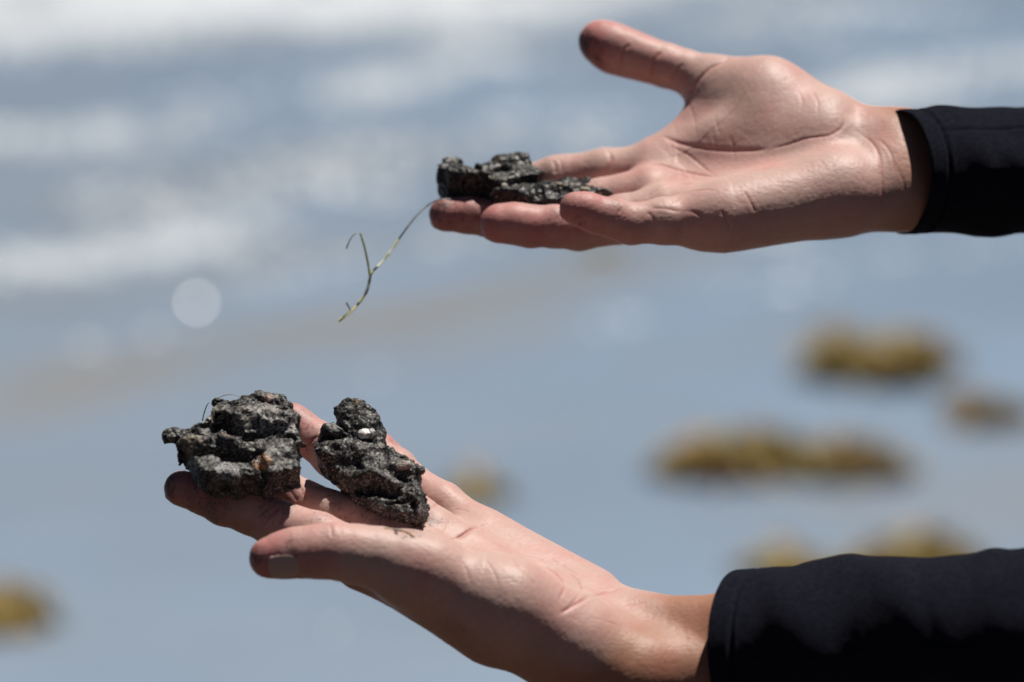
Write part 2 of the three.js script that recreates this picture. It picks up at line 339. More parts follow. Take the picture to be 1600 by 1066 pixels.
const nearHand = makeHand({
  depth: nearDepth, palmNormal: [0.24, 0.88, 0.37], blend: 44, cell: 0.5, wrist: [985, 985, 0], arm: [0.9, -0.05, 0.42], tan: [-10, 14],
  back: (x, y, z, P, s, N) => { const c = P(760, 930, 30); const d = (x - c[0]) * N[0] + (y - c[1]) * N[1] + (z - c[2]) * N[2]; return step(6, -22, d + 4 * noise(x * 0.1, y * 0.1, z * 0.1)); },
  palm: [
    [[570, 878, -22, 46], [890, 1000, 10, 62], 1.0], [[622, 855, -85, 46], [900, 990, -30, 56], 1.0], [[682, 842, -158, 44], [905, 972, -80, 52], 1.0], [[738, 832, -232, 40], [915, 950, -120, 48], 1.0],
    [[760, 850, -210, 42], [925, 932, -128, 42], 1.0],
    [[655, 893, 58, 50], [790, 950, 52, 70], 1.0], [[790, 950, 52, 70], [890, 1008, 28, 66], 1.0], [[640, 900, 20, 42], [770, 972, 10, 62], 1.0],
    [[900, 968, -90, 50], [990, 990, -70, 56], 1.0], [[880, 1010, 10, 66], [985, 1060, 20, 72], 1.0],
    [[985, 988, -66, 56], [1180, 988, -8, 60], 1.0], [[985, 1055, 6, 66], [1180, 1062, 18, 62], 1.0],
    [[1180, 988, -8, 60], [1420, 982, 104, 62], 1.0], [[1180, 1062, 18, 62], [1420, 1040, 118, 64], 1.0],
  ],
  fingers: nearFingers,
  dents: [[725, 830, -60, 38, 16], [790, 880, -20, 46, 8], [880, 925, 0, 22, 6]],
  creases: [
    [3.0, 3.0, 712, 842, 724, 836, 738, 826, 752, 820], [2.2, 1.5, 782, 862, 806, 880, 826, 900, 838, 922], [2.2, 1.7, 836, 878, 862, 892, 878, 908, 880, 924, 872, 940], [2.0, 1.5, 878, 890, 900, 904, 908, 918, 900, 936, 884, 952],
    [2.8, 2.8, 972, 920, 942, 927, 910, 938, 890, 950, 872, 962], [1.7, 0.9, 850, 868, 880, 884, 900, 896, 920, 902], [1.7, 0.9, 800, 858, 840, 872, 870, 884], [1.6, 0.8, 756, 872, 772, 896, 780, 920],
    [1.8, 1.0, 716, 866, 728, 890, 736, 914], [2.2, 1.6, 516, 818, 518, 830, 519, 842], [1.8, 1.0, 530, 818, 533, 830, 534, 842],
    [2.3, 2.0, 438, 790, 428, 800, 418, 810, 411, 822], [1.8, 1.3, 424, 788, 413, 798, 404, 808], [2.2, 1.8, 452, 764, 458, 774, 466, 784], [1.8, 1.2, 466, 756, 472, 768, 480, 780],
    [2.3, 2.0, 498, 680, 488, 688, 480, 698, 478, 706], [2.3, 1.8, 668, 796, 680, 790, 690, 778], [1.8, 1.1, 690, 800, 715, 796, 735, 802],
    [1.8, 1.1, 940, 940, 980, 945, 1010, 940], [1.8, 0.9, 920, 965, 960, 975, 1000, 985],
  ],
  marks: [[262, 756, 24, 0.8], [300, 755, 32, 0.35], [385, 882, 20, 1.0], [398, 868, 16, 0.55], [455, 768, 16, 0.45], [470, 650, 18, 0.35], [490, 690, 20, 0.35], [540, 815, 14, 0.35], [415, 800, 14, 0.35], [640, 832, 22, 0.3], [570, 805, 18, 0.3], [460, 850, 14, 0.25], [440, 790, 26, 0.4], [525, 790, 24, 0.4], [600, 818, 30, 0.45], [330, 790, 30, 0.5], [672, 812, 18, 0.4], [300, 780, 20, 0.35], [610, 690, 12, 0.3], [500, 810, 16, 0.25]],
});
for (const [hand, backs] of [[farHand, [0.1, -0.55, -0.55]], [nearHand, [-0.2, -0.85, -0.1]]]) {
  const mesh = part('hand', settle(hand.pos, hand.index, hand.colors, person.position), skin, person);
  hand.fingers.forEach((c, i) => {
    const e = c[c.length - 1], d = c[c.length - 2], E = hand.P(e[0], e[1], e[2]), D = hand.P(d[0], d[1], d[2]), axis = [0, 1, 2].map((k) => E[k] - D[k]);
    const out = i ? hand.N.map((x) => -x) : hand === nearHand ? [-0.1, -0.5, 0.86] : [0.25, 0.45, -0.86];
    const al = Math.hypot(...axis), c0 = [0, 1, 2].map((k) => E[k] - axis[k] / al * (i ? 0 : 5.0) * 0.9), w = e[3] * hand.s;
    const nail = makeNail(hand, c0, axis, out, i ? w * 1.6 : w * 1.5, i ? w * 1.35 : w * 1.35);
    part('fingernail', settle(nail.pos, nail.index, null, person.position), nailMat, mesh);
  });
}

// ------------------------------------------------------------------ sleeves
const clothTex = (() => {
  const n = 256, d = new Uint8Array(n * n * 4), r = rng(5);
  for (let j = 0; j < n; j++) for (let i = 0; i < n; i++) { const w = 128 + 60 * Math.sin(i / n * Math.PI * 2 * 32) * Math.sin(j / n * Math.PI * 2 * 32) + (r() - 0.5) * 90; d.set([w, w, w, 255], (j * n + i) * 4); }
  const t = new THREE.DataTexture(d, n, n); t.wrapS = t.wrapT = THREE.RepeatWrapping; t.magFilter = THREE.LinearFilter; t.needsUpdate = true; return t;
})();
const lintTex = (() => {
  const n = 512, d = new Uint8Array(n * n * 4), r = rng(9);
  for (let j = 0; j < n; j++) for (let i = 0; i < n; i++) { const v = 128 + 34 * noise(i / 9, j / 5, 1) + 26 * noise(i / 3, j / 2, 7) + (r() - 0.5) * 60 + (r() > 0.9994 ? 120 : 0); const q = clamp(v, 0, 255); d.set([q, q, q, 255], (j * n + i) * 4); }
  const t = new THREE.DataTexture(d, n, n); t.wrapS = t.wrapT = THREE.RepeatWrapping; t.magFilter = THREE.LinearFilter; t.repeat.set(0.2, 0.2); t.needsUpdate = true; return t;
})();
const cloth = new THREE.MeshPhysicalMaterial({ map: lintTex, color: new THREE.Color(0.032, 0.035, 0.058), roughness: 0.95, specularIntensity: 0.12, bumpMap: clothTex, bumpScale: 0.0007 });
cloth.name = 'black_cloth';
function makeSleeve(depth, path, folds, hemAt, seam) {
  const P = placer(depth), s = scaleAt(depth), curve = new THREE.CatmullRomCurve3(path.map((p) => V(...P(p[0], p[1], p[2])))), L = curve.getLength();
  const nu = 620, nv = 260, pos = [], uv = [], index = [];
  const radius = (t) => { const q = t * (path.length - 1), i = Math.min(path.length - 2, Math.floor(q)); return mix(path[i][3], path[i + 1][3], step(0, 1, q - i) * 0.5 + (q - i) * 0.5) * s; };
  const up0 = V(0, 1, 0);
  for (let layer = 0; layer < 2; layer++) for (let i = 0; i <= nu; i++) {
    const t = Math.pow(i / nu, 1.35), mm = t * L, c = curve.getPointAt(t), tan = curve.getTangentAt(t), side = tan.clone().cross(up0).normalize(), up = side.clone().cross(tan);
    for (let j = 0; j <= nv; j++) {
      const a = j / nv * Math.PI * 2, cs = Math.cos(a), sn = Math.sin(a);
      let r = radius(t) + folds(mm, a, cs, sn);
      const hem = (mm - hemAt) / 0.9; r -= 0.85 * Math.exp(-hem * hem) - 0.3 * Math.exp(-((hem - 2) ** 2)); r += 0.5 * step(hemAt, hemAt - 1.5, mm);
      if (seam) { const q = ((a - seam) * radius(t)) / 0.7; r -= 0.5 * Math.exp(-q * q) * step(hemAt - 1, hemAt + 4, mm) - 0.25 * Math.exp(-((q - 3) ** 2) / 4); }
      if (layer) r -= 1.3 - 0.3; else if (mm < 1.2) r -= 1.0 * (1 - Math.sqrt(1 - (1 - mm / 1.2) ** 2));
      if (t > 0.96) r *= Math.sqrt(Math.max(0, 1 - ((t - 0.96) / 0.04) ** 2));
      const p = c.clone().addScaledVector(side, cs * r).addScaledVector(up, sn * r);
      pos.push(p.x, p.y, p.z); uv.push(mm / 14, a * 30 / 14);
    }
  }
  const row = nv + 1, K = row * (nu + 1);
  for (let i = 0; i < nu; i++) for (let j = 0; j < nv; j++) { const a = i * row + j; index.push(a, a + row, a + 1, a + 1, a + row, a + row + 1, K + a, K + a + 1, K + a + row, K + a + 1, K + a + row + 1, K + a + row); }
  for (let j = 0; j < nv; j++) index.push(j, j + 1, K + j, j + 1, K + j + 1, K + j);
  return settle(Float32Array.from(pos), index, null, person.position, Float32Array.from(uv));
}
const crumple = (k) => (mm, a, cs, sn) => {
  const on = step(6, 26, mm), d = mm * 0.09 + a * 0.55;
  return 1.25 * on * (1.5 * Math.pow(Math.max(0, noise(mm * 0.05 + a * 0.5 + k, cs * 1.2, sn * 1.2) + 0.3), 1.3) + 0.5 * noise(mm * 0.13 + a * 0.8, cs * 1.6 + k, sn * 1.6) + 0.9 * noise(mm * 0.045 + sn * 0.5 + k, cs * 0.9, sn * 0.9)) + 0.3 * noise(mm * 0.05, cs * 2 + k, sn * 2) + 0.05 * fbm(mm * 0.5, cs * 9, sn * 9, 2) + 0.3;
};
part('sleeve', makeSleeve(farDepth, [[1408, 268, 0, 95], [1500, 266, -44, 100], [1640, 262, -112, 107], [1900, 262, -240, 124], [2250, 285, -400, 150], [2450, 200, -430, 175], [2800, -150, -330, 205], [3050, -420, -230, 225]], crumple(3.7), 8, 0.66), cloth, person);
part('sleeve', makeSleeve(nearDepth, [[1158, 1024, -4, 131], [1300, 1016, 62, 134], [1450, 1008, 130, 140], [1620, 1000, 205, 146], [1900, 990, 330, 165], [2250, 985, 470, 185], [2450, 800, 510, 205], [2800, 150, 420, 235], [3050, -400, 300, 250]], crumple(8.2), 9), cloth, person);

// ------------------------------------------------------------------ lumps of black sand
function makeLump(spec) {
  const P = placer(spec.depth), s = scaleAt(spec.depth), n = V(...spec.normal).normalize(), o = V(...P(...spec.center)), u = V(1, 0, 0).addScaledVector(n, -n.x).normalize(), v = n.clone().cross(u);
  const flat = (px, py) => { const d = V(...P(px, py, 0)).normalize(), t = o.dot(n) / d.dot(n), p = d.multiplyScalar(t).sub(o); return [p.dot(u), p.dot(v)]; };
  const poly = []; const sink = spec.thick / 2 * n.y; for (let i = 0; i < spec.outline.length; i += 2) poly.push(flat(spec.outline[i], spec.outline[i + 1] + sink * (spec.outline[i + 1] < spec.center[1] ? 0.95 : -0.1)));
  const bumps = spec.bumps.map(([ax, ay, bx, by, r, h]) => { const a = flat(ax, ay + spec.thick / 2 * n.y), b = flat(bx, by + spec.thick / 2 * n.y), dx = b[0] - a[0], dy = b[1] - a[1]; return [a[0], a[1], dx, dy, 1 / Math.max(1e-6, dx * dx + dy * dy), r * s, h * s]; });
  const spurs = (spec.spurs ?? []).map(([ax, ay, bx, by, r, lift = 0]) => { const a = flat(ax, ay), b = flat(bx, by), dx = b[0] - a[0], dy = b[1] - a[1]; return [a[0], a[1], dx, dy, 1 / (dx * dx + dy * dy), r * s, lift * s]; });
  const half = spec.thick * s / 2, K = spec.seed, m = poly.length;
  const shape = (a, b) => { let d = 1e9, inside = false;
    for (let i = 0, j = m - 1; i < m; j = i++) {
      const [x0, y0] = poly[j], [x1, y1] = poly[i], ex = x1 - x0, ey = y1 - y0, wx = a - x0, wy = b - y0, t = clamp((wx * ex + wy * ey) / (ex * ex + ey * ey)), q = (wx - ex * t) ** 2 + (wy - ey * t) ** 2;
      if (q < d) d = q; if ((y0 > b) !== (y1 > b) && a < x0 + (b - y0) / (y1 - y0) * ex) inside = !inside;
    } return (inside ? -1 : 1) * Math.sqrt(d); };
  const field = (x, y, z) => {
    const dx = x - o.x, dy = y - o.y, dz = z - o.z; let a = dx * u.x + dy * u.y + dz * u.z, b = dx * v.x + dy * v.y + dz * v.z; a += 0.9 * noise(a * 0.35, b * 0.35, K) + 0.4 * noise(x * 0.9, y * 0.9, z * 0.9); b += 0.9 * noise(a * 0.35, b * 0.35, K + 9) + 0.4 * noise(x * 0.9 + 5, y * 0.9, z * 0.9); let c = dx * n.x + dy * n.y + dz * n.z;
    let top = half; if (c > -half * 0.5) for (const q of bumps) { const ux = a - q[0], uy = b - q[1], t = clamp((ux * q[2] + uy * q[3]) * q[4]), r = ((ux - q[2] * t) ** 2 + (uy - q[3] * t) ** 2) / (q[5] * q[5]); if (r < 5) top += q[6] * Math.exp(-r * r * 0.8 - r * 0.4); }
    let spur = 1e9; for (const q of spurs) { const ux = a - q[0], uy = b - q[1], t = clamp((ux * q[2] + uy * q[3]) * q[4]), w = c - q[6]; spur = Math.min(spur, Math.sqrt((ux - q[2] * t) ** 2 + (uy - q[3] * t) ** 2 + w * w) - q[5] * (1 - 0.35 * t)); }
    const e = shape(a, b) + spec.round * s, w = c > 0 ? c - top + spec.round * s : -c - half + spec.round * s;
    let d = Math.min(Math.max(e, w), 0) + Math.hypot(Math.max(e, 0), Math.max(w, 0)) - spec.round * s;
    d = smin(d, spur, 1.2);
    if (Math.abs(d) > 7) return d;
    d -= 1.25 * ridge(x * 0.12 + K, y * 0.12, z * 0.12, 2) * spec.rough;
    if (Math.abs(d) > 4) return d;
    d -= 0.6 * fbm(x * 0.30 + K, y * 0.30, z * 0.30, 2) * spec.rough + 0.35 * Math.max(0, noise(x * 0.45, y * 0.45 + K, z * 0.45) - 0.2);
    d -= 0.16 * noise(x * 1.05, y * 1.05 + K, z * 1.05);
    if (Math.abs(d) < 1.5) d -= 0.19 * noise(x * 2.3, y * 2.3, z * 2.3 + K);
    return d;
  };
  const R = Math.max(...poly.map((p) => Math.hypot(...p))) + half + 4, lo = [o.x - R, o.y - R, o.z - R], hi = [o.x + R, o.y + R, o.z + R];
  const mesh = meshField(field, lo, hi, 0.36, 2.2), { pos, index } = mesh, count = pos.length / 3, colors = new Float32Array(count * 3), r = rng(K * 100 | 0);
  const tints = (spec.tints ?? []).map(([px, py, rad, cr, cg, cb]) => { const c = castRay(field, P, px, py); return c && { c, rad: rad * s, col: [cr, cg, cb] }; }).filter(Boolean);
  for (let i = 0; i < count; i++) {
    const x = pos[i * 3], y = pos[i * 3 + 1], z = pos[i * 3 + 2], big = fbm(x * 0.2 + K, y * 0.2, z * 0.2, 3), cell = hash(Math.floor(x * 1.9), Math.floor(y * 1.9), Math.floor(z * 1.9));
    let a = 0.018 + 0.01 * big, c = [a, a, a * 1.06];
    const dry = clamp(spec.dry + big * 1.5 - 0.05);                           // dried patches show pale grains of sand
    if (cell > 0.5 - dry * 0.55) { const b = mix(0.06, 0.29, clamp((cell - 0.3) * 1.4 * r())) * (spec.tone ?? 1); c = [b, b * 0.94, b * 0.88]; }
    if (cell < -0.975) c = [0.42, 0.38, 0.34];
    if (cell > 0.985) c = [0.22, 0.11, 0.06];
    for (const t of tints) { const q = Math.hypot(x - t.c[0], y - t.c[1], z - t.c[2]) / t.rad + 0.3 * noise(x * 0.9, y * 0.9, z * 0.9); if (q < 1 && cell > -0.4) { const k = clamp((1 - q) * 2.2); c = c.map((w, a2) => mix(w, t.col[a2] * (0.75 + 0.3 * cell), k)); } }
    colors.set(c, i * 3);
  }
  return { pos, index, colors, field, P, s, spec };
}
const sandMat = new THREE.MeshPhysicalMaterial({ color: 0xffffff, vertexColors: true, roughness: 0.5, specularIntensity: 0.55 }); sandMat.name = 'black_sand';
const wetMat = new THREE.MeshPhysicalMaterial({ color: new THREE.Color(0.6, 0.6, 0.6), vertexColors: true, roughness: 0.42, specularIntensity: 0.65 }); wetMat.name = 'wet_black_sand';
const stoneMat = (r, g, b, rough = 0.5) => { const m = new THREE.MeshPhysicalMaterial({ color: 0xffffff, vertexColors: true, roughness: rough }); m.userData.base = [r, g, b]; m.name = 'pebble'; return m; };
function pebbleGeometry(hand, px, py, rx, ry, rz, turn, base, seed, sink = 0.25, col = [0.5, 0.4, 0.3]) {
  const p = castRay(hand.field, hand.P, px, py); if (!p) return null;
  const g = new THREE.IcosahedronGeometry(1, 10), a = g.attributes.position, pos = new Float32Array(a.count * 3), colors = new Float32Array(a.count * 3), s = hand.s, ct = Math.cos(turn), st = Math.sin(turn);
  for (let i = 0; i < a.count; i++) {
    let x = a.getX(i), y = a.getY(i), z = a.getZ(i); const k = 1 + 0.22 * fbm(x * 1.3 + seed, y * 1.3, z * 1.3, 3) + 0.05 * noise(x * 7, y * 7, z * 7 + seed);
    x *= rx * s * k; y *= ry * s * k; z *= rz * s * k;
    pos[i * 3] = p[0] + x * ct - y * st; pos[i * 3 + 1] = p[1] + x * st + y * ct; pos[i * 3 + 2] = p[2] + z - rz * s * sink;
    const t = 1 + 0.35 * fbm(a.getX(i) * 3 + seed, a.getY(i) * 3, a.getZ(i) * 3, 3), dark = noise(a.getX(i) * 6, a.getY(i) * 6 + seed, a.getZ(i) * 6) > 0.55 ? 0.3 : 1;
    colors.set(col.map((w) => w * t * dark), i * 3);
  }
  return settle(pos, [...Array(a.count).keys()], colors, base);
}
const pebbleMat = stoneMat(1, 1, 1, 0.45);
function lump(label, spec) {
  const l = makeLump(spec), base = toWorld(l.P(...(spec.base ?? spec.center)));
  const t = thing('sand_lump', label, 'lump of sand', base);
  part('lump', settle(l.pos, l.index, l.colors, base), spec.wet ? wetMat : sandMat, t);
  (spec.pebbles ?? []).forEach(([px, py, rx, ry, rz, turn, sink, r, g, b, name], i) => { const q = pebbleGeometry(l, px, py, rx, ry, rz, turn, base, spec.seed + i * 3.3, sink, [r, g, b]); if (q) part(name ?? 'pebble', q, pebbleMat, t); });
  return l;
}
//#LUMPS
const lumpA = lump('broad black sand lump with a pointed left end, on the lower hand\'s outstretched fingers', {
  depth: nearDepth, center: [368, 700, -88], base: [370, 765, -70], normal: [0.02, 0.72, 0.69], thick: 46, round: 4, rough: 1.0, seed: 3.1, dry: 0.35, spurs: [[320, 690, 264, 684, 14, 3], [350, 640, 338, 632, 7, 4], [455, 690, 474, 694, 5, 0]],
  outline: [284, 684, 300, 668, 322, 656, 340, 634, 366, 628, 396, 626, 408, 614, 440, 620, 450, 636, 466, 652, 462, 672, 468, 690, 462, 716, 464, 748, 434, 754, 414, 764, 400, 758, 372, 764, 326, 762, 312, 746, 296, 722, 286, 708, 282, 697],
  bumps: [[312, 676, 345, 658, 12, -25], [345, 656, 370, 674, 10, -20], [385, 684, 425, 676, 8, -17], [436, 682, 460, 688, 6, -9], [352, 710, 388, 714, 12, -32], [300, 708, 340, 706, 5, -12], [402, 708, 412, 745, 6, -12], [385, 748, 390, 768, 6, -14], [385, 652, 445, 656, 22, 14], [290, 696, 318, 693, 12, 12], [344, 690, 366, 691, 8, 10], [300, 738, 370, 740, 18, 7], [410, 718, 445, 702, 20, 9], [400, 622, 445, 630, 12, 9], [378, 628, 384, 630, 14, 7], [432, 645, 446, 644, 5, -12], [330, 640, 352, 646, 14, 8]],
  tints: [[410, 722, 17, 0.52, 0.27, 0.15], [400, 720, 10, 0.5, 0.42, 0.34], [352, 690, 16, 0.30, 0.16, 0.10], [335, 646, 20, 0.34, 0.31, 0.27], [296, 692, 24, 0.30, 0.25, 0.20], [418, 622, 12, 0.30, 0.19, 0.15], [445, 660, 14, 0.34, 0.32, 0.30], [355, 738, 26, 0.32, 0.31, 0.31], [420, 652, 34, 0.36, 0.34, 0.32], [452, 662, 18, 0.44, 0.42, 0.40], [385, 650, 24, 0.30, 0.27, 0.25], [436, 706, 20, 0.26, 0.25, 0.24]],
  pebbles: [[356, 690, 12, 4.5, 6, 0.4, 0.5, 0.34, 0.17, 0.09], [420, 720, 7, 4, 5, -0.3, 0.5, 0.5, 0.27, 0.15], [268, 683, 8, 7, 8, 0.1, 0.3, 0.16, 0.15, 0.14]],
});
const lumpB = lump('tall knobbly black sand lump with a white shell piece, in the lower palm', {
  depth: nearDepth, center: [585, 735, -120], base: [620, 815, -90], normal: [-0.12, 0.56, 0.82], thick: 52, round: 6, rough: 0.9, seed: 7.7, dry: 0.14,
  outline: [530, 650, 528, 636, 548, 626, 574, 630, 592, 650, 598, 668, 602, 690, 618, 702, 640, 712, 662, 730, 654, 752, 662, 788, 666, 806, 656, 820, 630, 816, 598, 806, 560, 788, 528, 752, 502, 718, 497, 690, 504, 666, 524, 660],
  bumps: [[555, 642, 570, 656, 26, 13], [525, 656, 546, 674, 5, -14], [510, 674, 540, 672, 12, 10], [508, 689, 540, 686, 4, -11], [520, 702, 560, 707, 22, 9], [575, 717, 600, 742, 24, 9], [542, 745, 585, 748, 8, 10], [585, 748, 626, 759, 7, 9], [540, 760, 620, 772, 8, -11], [612, 785, 650, 781, 4, -10], [649, 784, 651, 815, 4, -12], [625, 729, 640, 737, 12, 9], [560, 722, 566, 735, 6, -6], [500, 712, 520, 716, 9, 7]],
  tints: [[655, 800, 13, 0.22, 0.19, 0.21], [548, 741, 7, 0.26, 0.20, 0.17], [562, 743, 6, 0.30, 0.19, 0.13], [578, 745, 7, 0.27, 0.22, 0.20], [594, 748, 7, 0.30, 0.25, 0.23], [608, 752, 8, 0.36, 0.31, 0.29], [621, 756, 7, 0.32, 0.27, 0.25], [525, 668, 14, 0.26, 0.25, 0.24], [556, 628, 5, 0.5, 0.3, 0.15], [600, 785, 14, 0.13, 0.13, 0.125], [508, 705, 8, 0.3, 0.3, 0.28]],
  pebbles: [[569, 679, 11, 9, 9, 0.3, 0.15, 0.86, 0.82, 0.78, 'shell_piece'], [580, 678, 7, 9, 7, 0, 0.3, 0.45, 0.45, 0.45], [631, 728, 15, 8, 9, 0.1, 0.3, 0.27, 0.22, 0.19], [657, 735, 8, 8, 8, 0, 0.1, 0.05, 0.05, 0.05]],
});
const lumpC = lump('thick black slab of wet sand on the fingertips of the upper hand', {
  depth: farDepth, center: [760, 276, -84], base: [760, 312, -70], normal: [0.02, 0.90, 0.43], thick: 50, round: 4, rough: 0.65, wet: true, seed: 12.4, dry: 0.1, spurs: [[825, 284, 848, 274, 8, 6]], tone: 0.75,
  outline: [684, 262, 690, 252, 712, 248, 738, 258, 756, 254, 786, 248, 820, 246, 828, 258, 834, 284, 845, 290, 838, 300, 806, 300, 780, 306, 752, 300, 706, 298, 690, 288],
  bumps: [[700, 248, 722, 248, 16, 3], [725, 254, 745, 262, 7, -12], [785, 250, 820, 250, 16, 10], [765, 268, 790, 262, 8, -12], [690, 268, 760, 276, 8, 5], [800, 285, 830, 275, 10, 5]],
  tints: [[752, 246, 10, 0.34, 0.21, 0.12], [780, 254, 8, 0.3, 0.24, 0.18], [792, 276, 22, 0.20, 0.19, 0.17], [710, 240, 16, 0.20, 0.18, 0.17]],
  pebbles: [[754, 247, 13, 8, 8, -0.15, 0.2, 0.40, 0.24, 0.13], [737, 243, 8, 6, 6, -0.3, 0.2, 0.20, 0.16, 0.14], [784, 253, 6, 4, 5, 0, 0.2, 0.34, 0.26, 0.18], [800, 272, 6, 4, 4, 0.6, 0.2, 0.36, 0.33, 0.30], [808, 276, 4, 4, 4, 0, 0.2, 0.46, 0.44, 0.40], [786, 290, 9, 5, 5, -0.3, 0.2, 0.3, 0.27, 0.22]],
});
const lumpD = lump('thin dark strip of gritty sand behind the little finger of the upper hand', {
  depth: farDepth, center: [880, 300, -42], base: [880, 318, -35], normal: [0.02, 0.90, 0.43], thick: 38, round: 4, rough: 0.8, wet: true, seed: 21.9, dry: 0.08, tone: 0.6,
  outline: [772, 298, 800, 290, 826, 290, 848, 283, 880, 278, 920, 279, 962, 285, 980, 296, 982, 310, 945, 320, 905, 326, 868, 330, 838, 326, 806, 318, 776, 312],
  bumps: [[850, 297, 872, 296, 14, 8], [895, 298, 920, 299, 14, 6], [940, 303, 950, 305, 12, 6], [828, 306, 842, 306, 8, -7], [884, 300, 888, 306, 6, -7]],
  tints: [[915, 294, 8, 0.5, 0.45, 0.36], [936, 303, 7, 0.4, 0.36, 0.26], [880, 287, 8, 0.24, 0.17, 0.13]],
  pebbles: [[914, 296, 8, 3.5, 4, -0.1, 0.2, 0.5, 0.45, 0.34], [936, 304, 6, 3, 4, -0.5, 0.2, 0.42, 0.37, 0.26], [872, 288, 7, 3.5, 4, 0, 0.2, 0.22, 0.15, 0.11], [900, 290, 4, 3, 3, 0, 0.2, 0.5, 0.47, 0.42]],
});

// ------------------------------------------------------------------ strands of sea grass
function strand(depth, points, r0, r1, colorAt, base, flatness = 1) {
  const P = placer(depth), s = scaleAt(depth), c = new THREE.CatmullRomCurve3(points.map((p) => V(...P(p[0], p[1], p[2] ?? 0)))), n = 90, k = 8, pos = [], colors = [], index = [];
  for (let i = 0; i <= n; i++) { const t = i / n, p = c.getPointAt(t), r = mix(r0, r1, t) * s * (1 + 0.18 * noise(t * 40, r0 * 9, 2)) * (i === 0 || i === n ? 0.2 : 1), col = colorAt(t);
    for (let j = 0; j < k; j++) { const a = j / k * 2 * Math.PI, tg = c.getTangentAt(t), major = tg.clone().cross(V(0.15, 0.78, 0.6)).normalize(), minor = major.clone().cross(tg), q = p.clone().addScaledVector(major, Math.cos(a) * r).addScaledVector(minor, Math.sin(a) * r * 0.45); pos.push(q.x, q.y, q.z); colors.push(...col); } }
  for (let i = 0; i < n; i++) for (let j = 0; j < k; j++) { const a = i * k + j, b = i * k + (j + 1) % k; index.push(a, a + k, b, b, a + k, b + k); }
  return settle(Float32Array.from(pos), index, Float32Array.from(colors), base);
}
const grassMat = new THREE.MeshPhysicalMaterial({ color: 0xffffff, vertexColors: true, roughness: 0.45 }); grassMat.name = 'sea_grass';
const bands = (t, list) => { for (const [to, c] of list) if (t <= to) return c; return list[list.length - 1][1]; };
const DARK = [0.06, 0.07, 0.07], GREY = [0.22, 0.23, 0.20], PALE = [0.9, 0.9, 0.68], GREEN = [0.52, 0.58, 0.22], YELLOW = [0.85, 0.82, 0.36];
{
  const base = toWorld(placer(farDepth)(690, 316, 10)), t = thing('grass_strand', 'thin forked strand of pale green sea grass hanging from the fingertips of the upper hand', 'strand of grass', base);
  const z = (k) => 10 + k * 40;
  part('stem', strand(farDepth, [[706, 311, 6], [690, 311, z(0)], [678, 315, z(0.05)], [667, 322, z(0.1)], [650, 338, z(0.3)], [630, 364, z(0.5)], [612, 390, z(0.65)], [598, 408, z(0.8)], [580, 428, z(1)], [577, 440, z(1)], [573, 455, z(1.1)], [562, 472, z(1.1)], [548, 487, z(1.2)], [528, 503, z(1.3)]], 1.15, 2.6,
    (q) => bands(q, [[0.16, DARK], [0.32, GREY], [0.40, DARK], [0.46, YELLOW], [0.5, PALE], [0.55, GREEN], [0.60, PALE], [0.64, DARK], [0.72, GREEN], [0.78, GREY], [0.84, YELLOW], [0.86, DARK], [1, YELLOW]]), base), grassMat, t);
  part('blade', strand(farDepth, [[578, 432, z(1)], [575, 412, z(1)], [570, 388, z(1.1)], [563, 364, z(1.2)]], 2.0, 1.9, () => [0.34, 0.42, 0.14], base), grassMat, t);
  part('blade', strand(farDepth, [[563, 364, z(1.2)], [556, 365, z(1.3)], [550, 370, z(1.3)], [545, 379, z(1.35)], [541, 389, z(1.4)]], 0.9, 1.0, (q) => (q > 0.75 ? DARK : GREY), base), grassMat, t);
  part('blade', strand(farDepth, [[548, 486, z(1.2)], [545, 480, z(1.2)], [541, 473, z(1.25)]], 1.2, 1.7, (q) => (q > 0.5 ? DARK : GREY), base), grassMat, t);
}
const settleOn = (field, P, list, lift) => list.map(([px, py]) => { const p = castRay(field, P, px, py); return p ? [px, py, (nearDepth * 1000 + p[2]) / scaleAt(nearDepth) + lift] : [px, py, 0]; });
{
  const base = toWorld(nearHand.P(640, 828, -40)), t = thing('grass_strand', 'small ochre forked bit of sea grass on the palm below the knobbly lump', 'strand of grass', base);
  const on = (list) => settleOn(nearHand.field, nearHand.P, list, 3), O = [0.22, 0.15, 0.035], K = [0.07, 0.05, 0.02];
  part('stem', strand(nearDepth, on([[599, 825], [612, 827], [628, 829], [644, 827], [655, 821], [663, 814]]), 1.7, 1.3, (q) => (noise(q * 9, 1, 1) > 0.2 ? K : O), base), grassMat, t);
  part('blade', strand(nearDepth, on([[628, 829], [637, 832], [648, 839]]), 1.4, 1.2, () => [0.4, 0.22, 0.08], base), grassMat, t);
  part('blade', strand(nearDepth, on([[614, 827], [618, 830], [621, 834]]), 1.2, 1.0, () => K, base), grassMat, t);
}
{
  const base = toWorld(placer(nearDepth)(318, 655, -190)), t = thing('plant_fibre', 'two dark hair-thin curved fibres sticking up from the broad pointed lump', 'fibre', base);
  part('fibre', strand(nearDepth, [[316, 658, -200], [319, 645, -205], [324, 632, -205], [327, 629, -205]], 1.1, 0.7, () => DARK, base), grassMat, t);
  part('fibre', strand(nearDepth, [[338, 624, -240], [350, 618, -240], [362, 617, -240], [376, 620, -240]], 0.7, 0.8, () => DARK, base), grassMat, t);
}

// ------------------------------------------------------------------ shore: sand, water, foam, weed
function polyline(list) { const p = []; for (let i = 0; i < list.length; i += 2) p.push(onGround(list[i], list[i + 1], 0.03)); return p; }
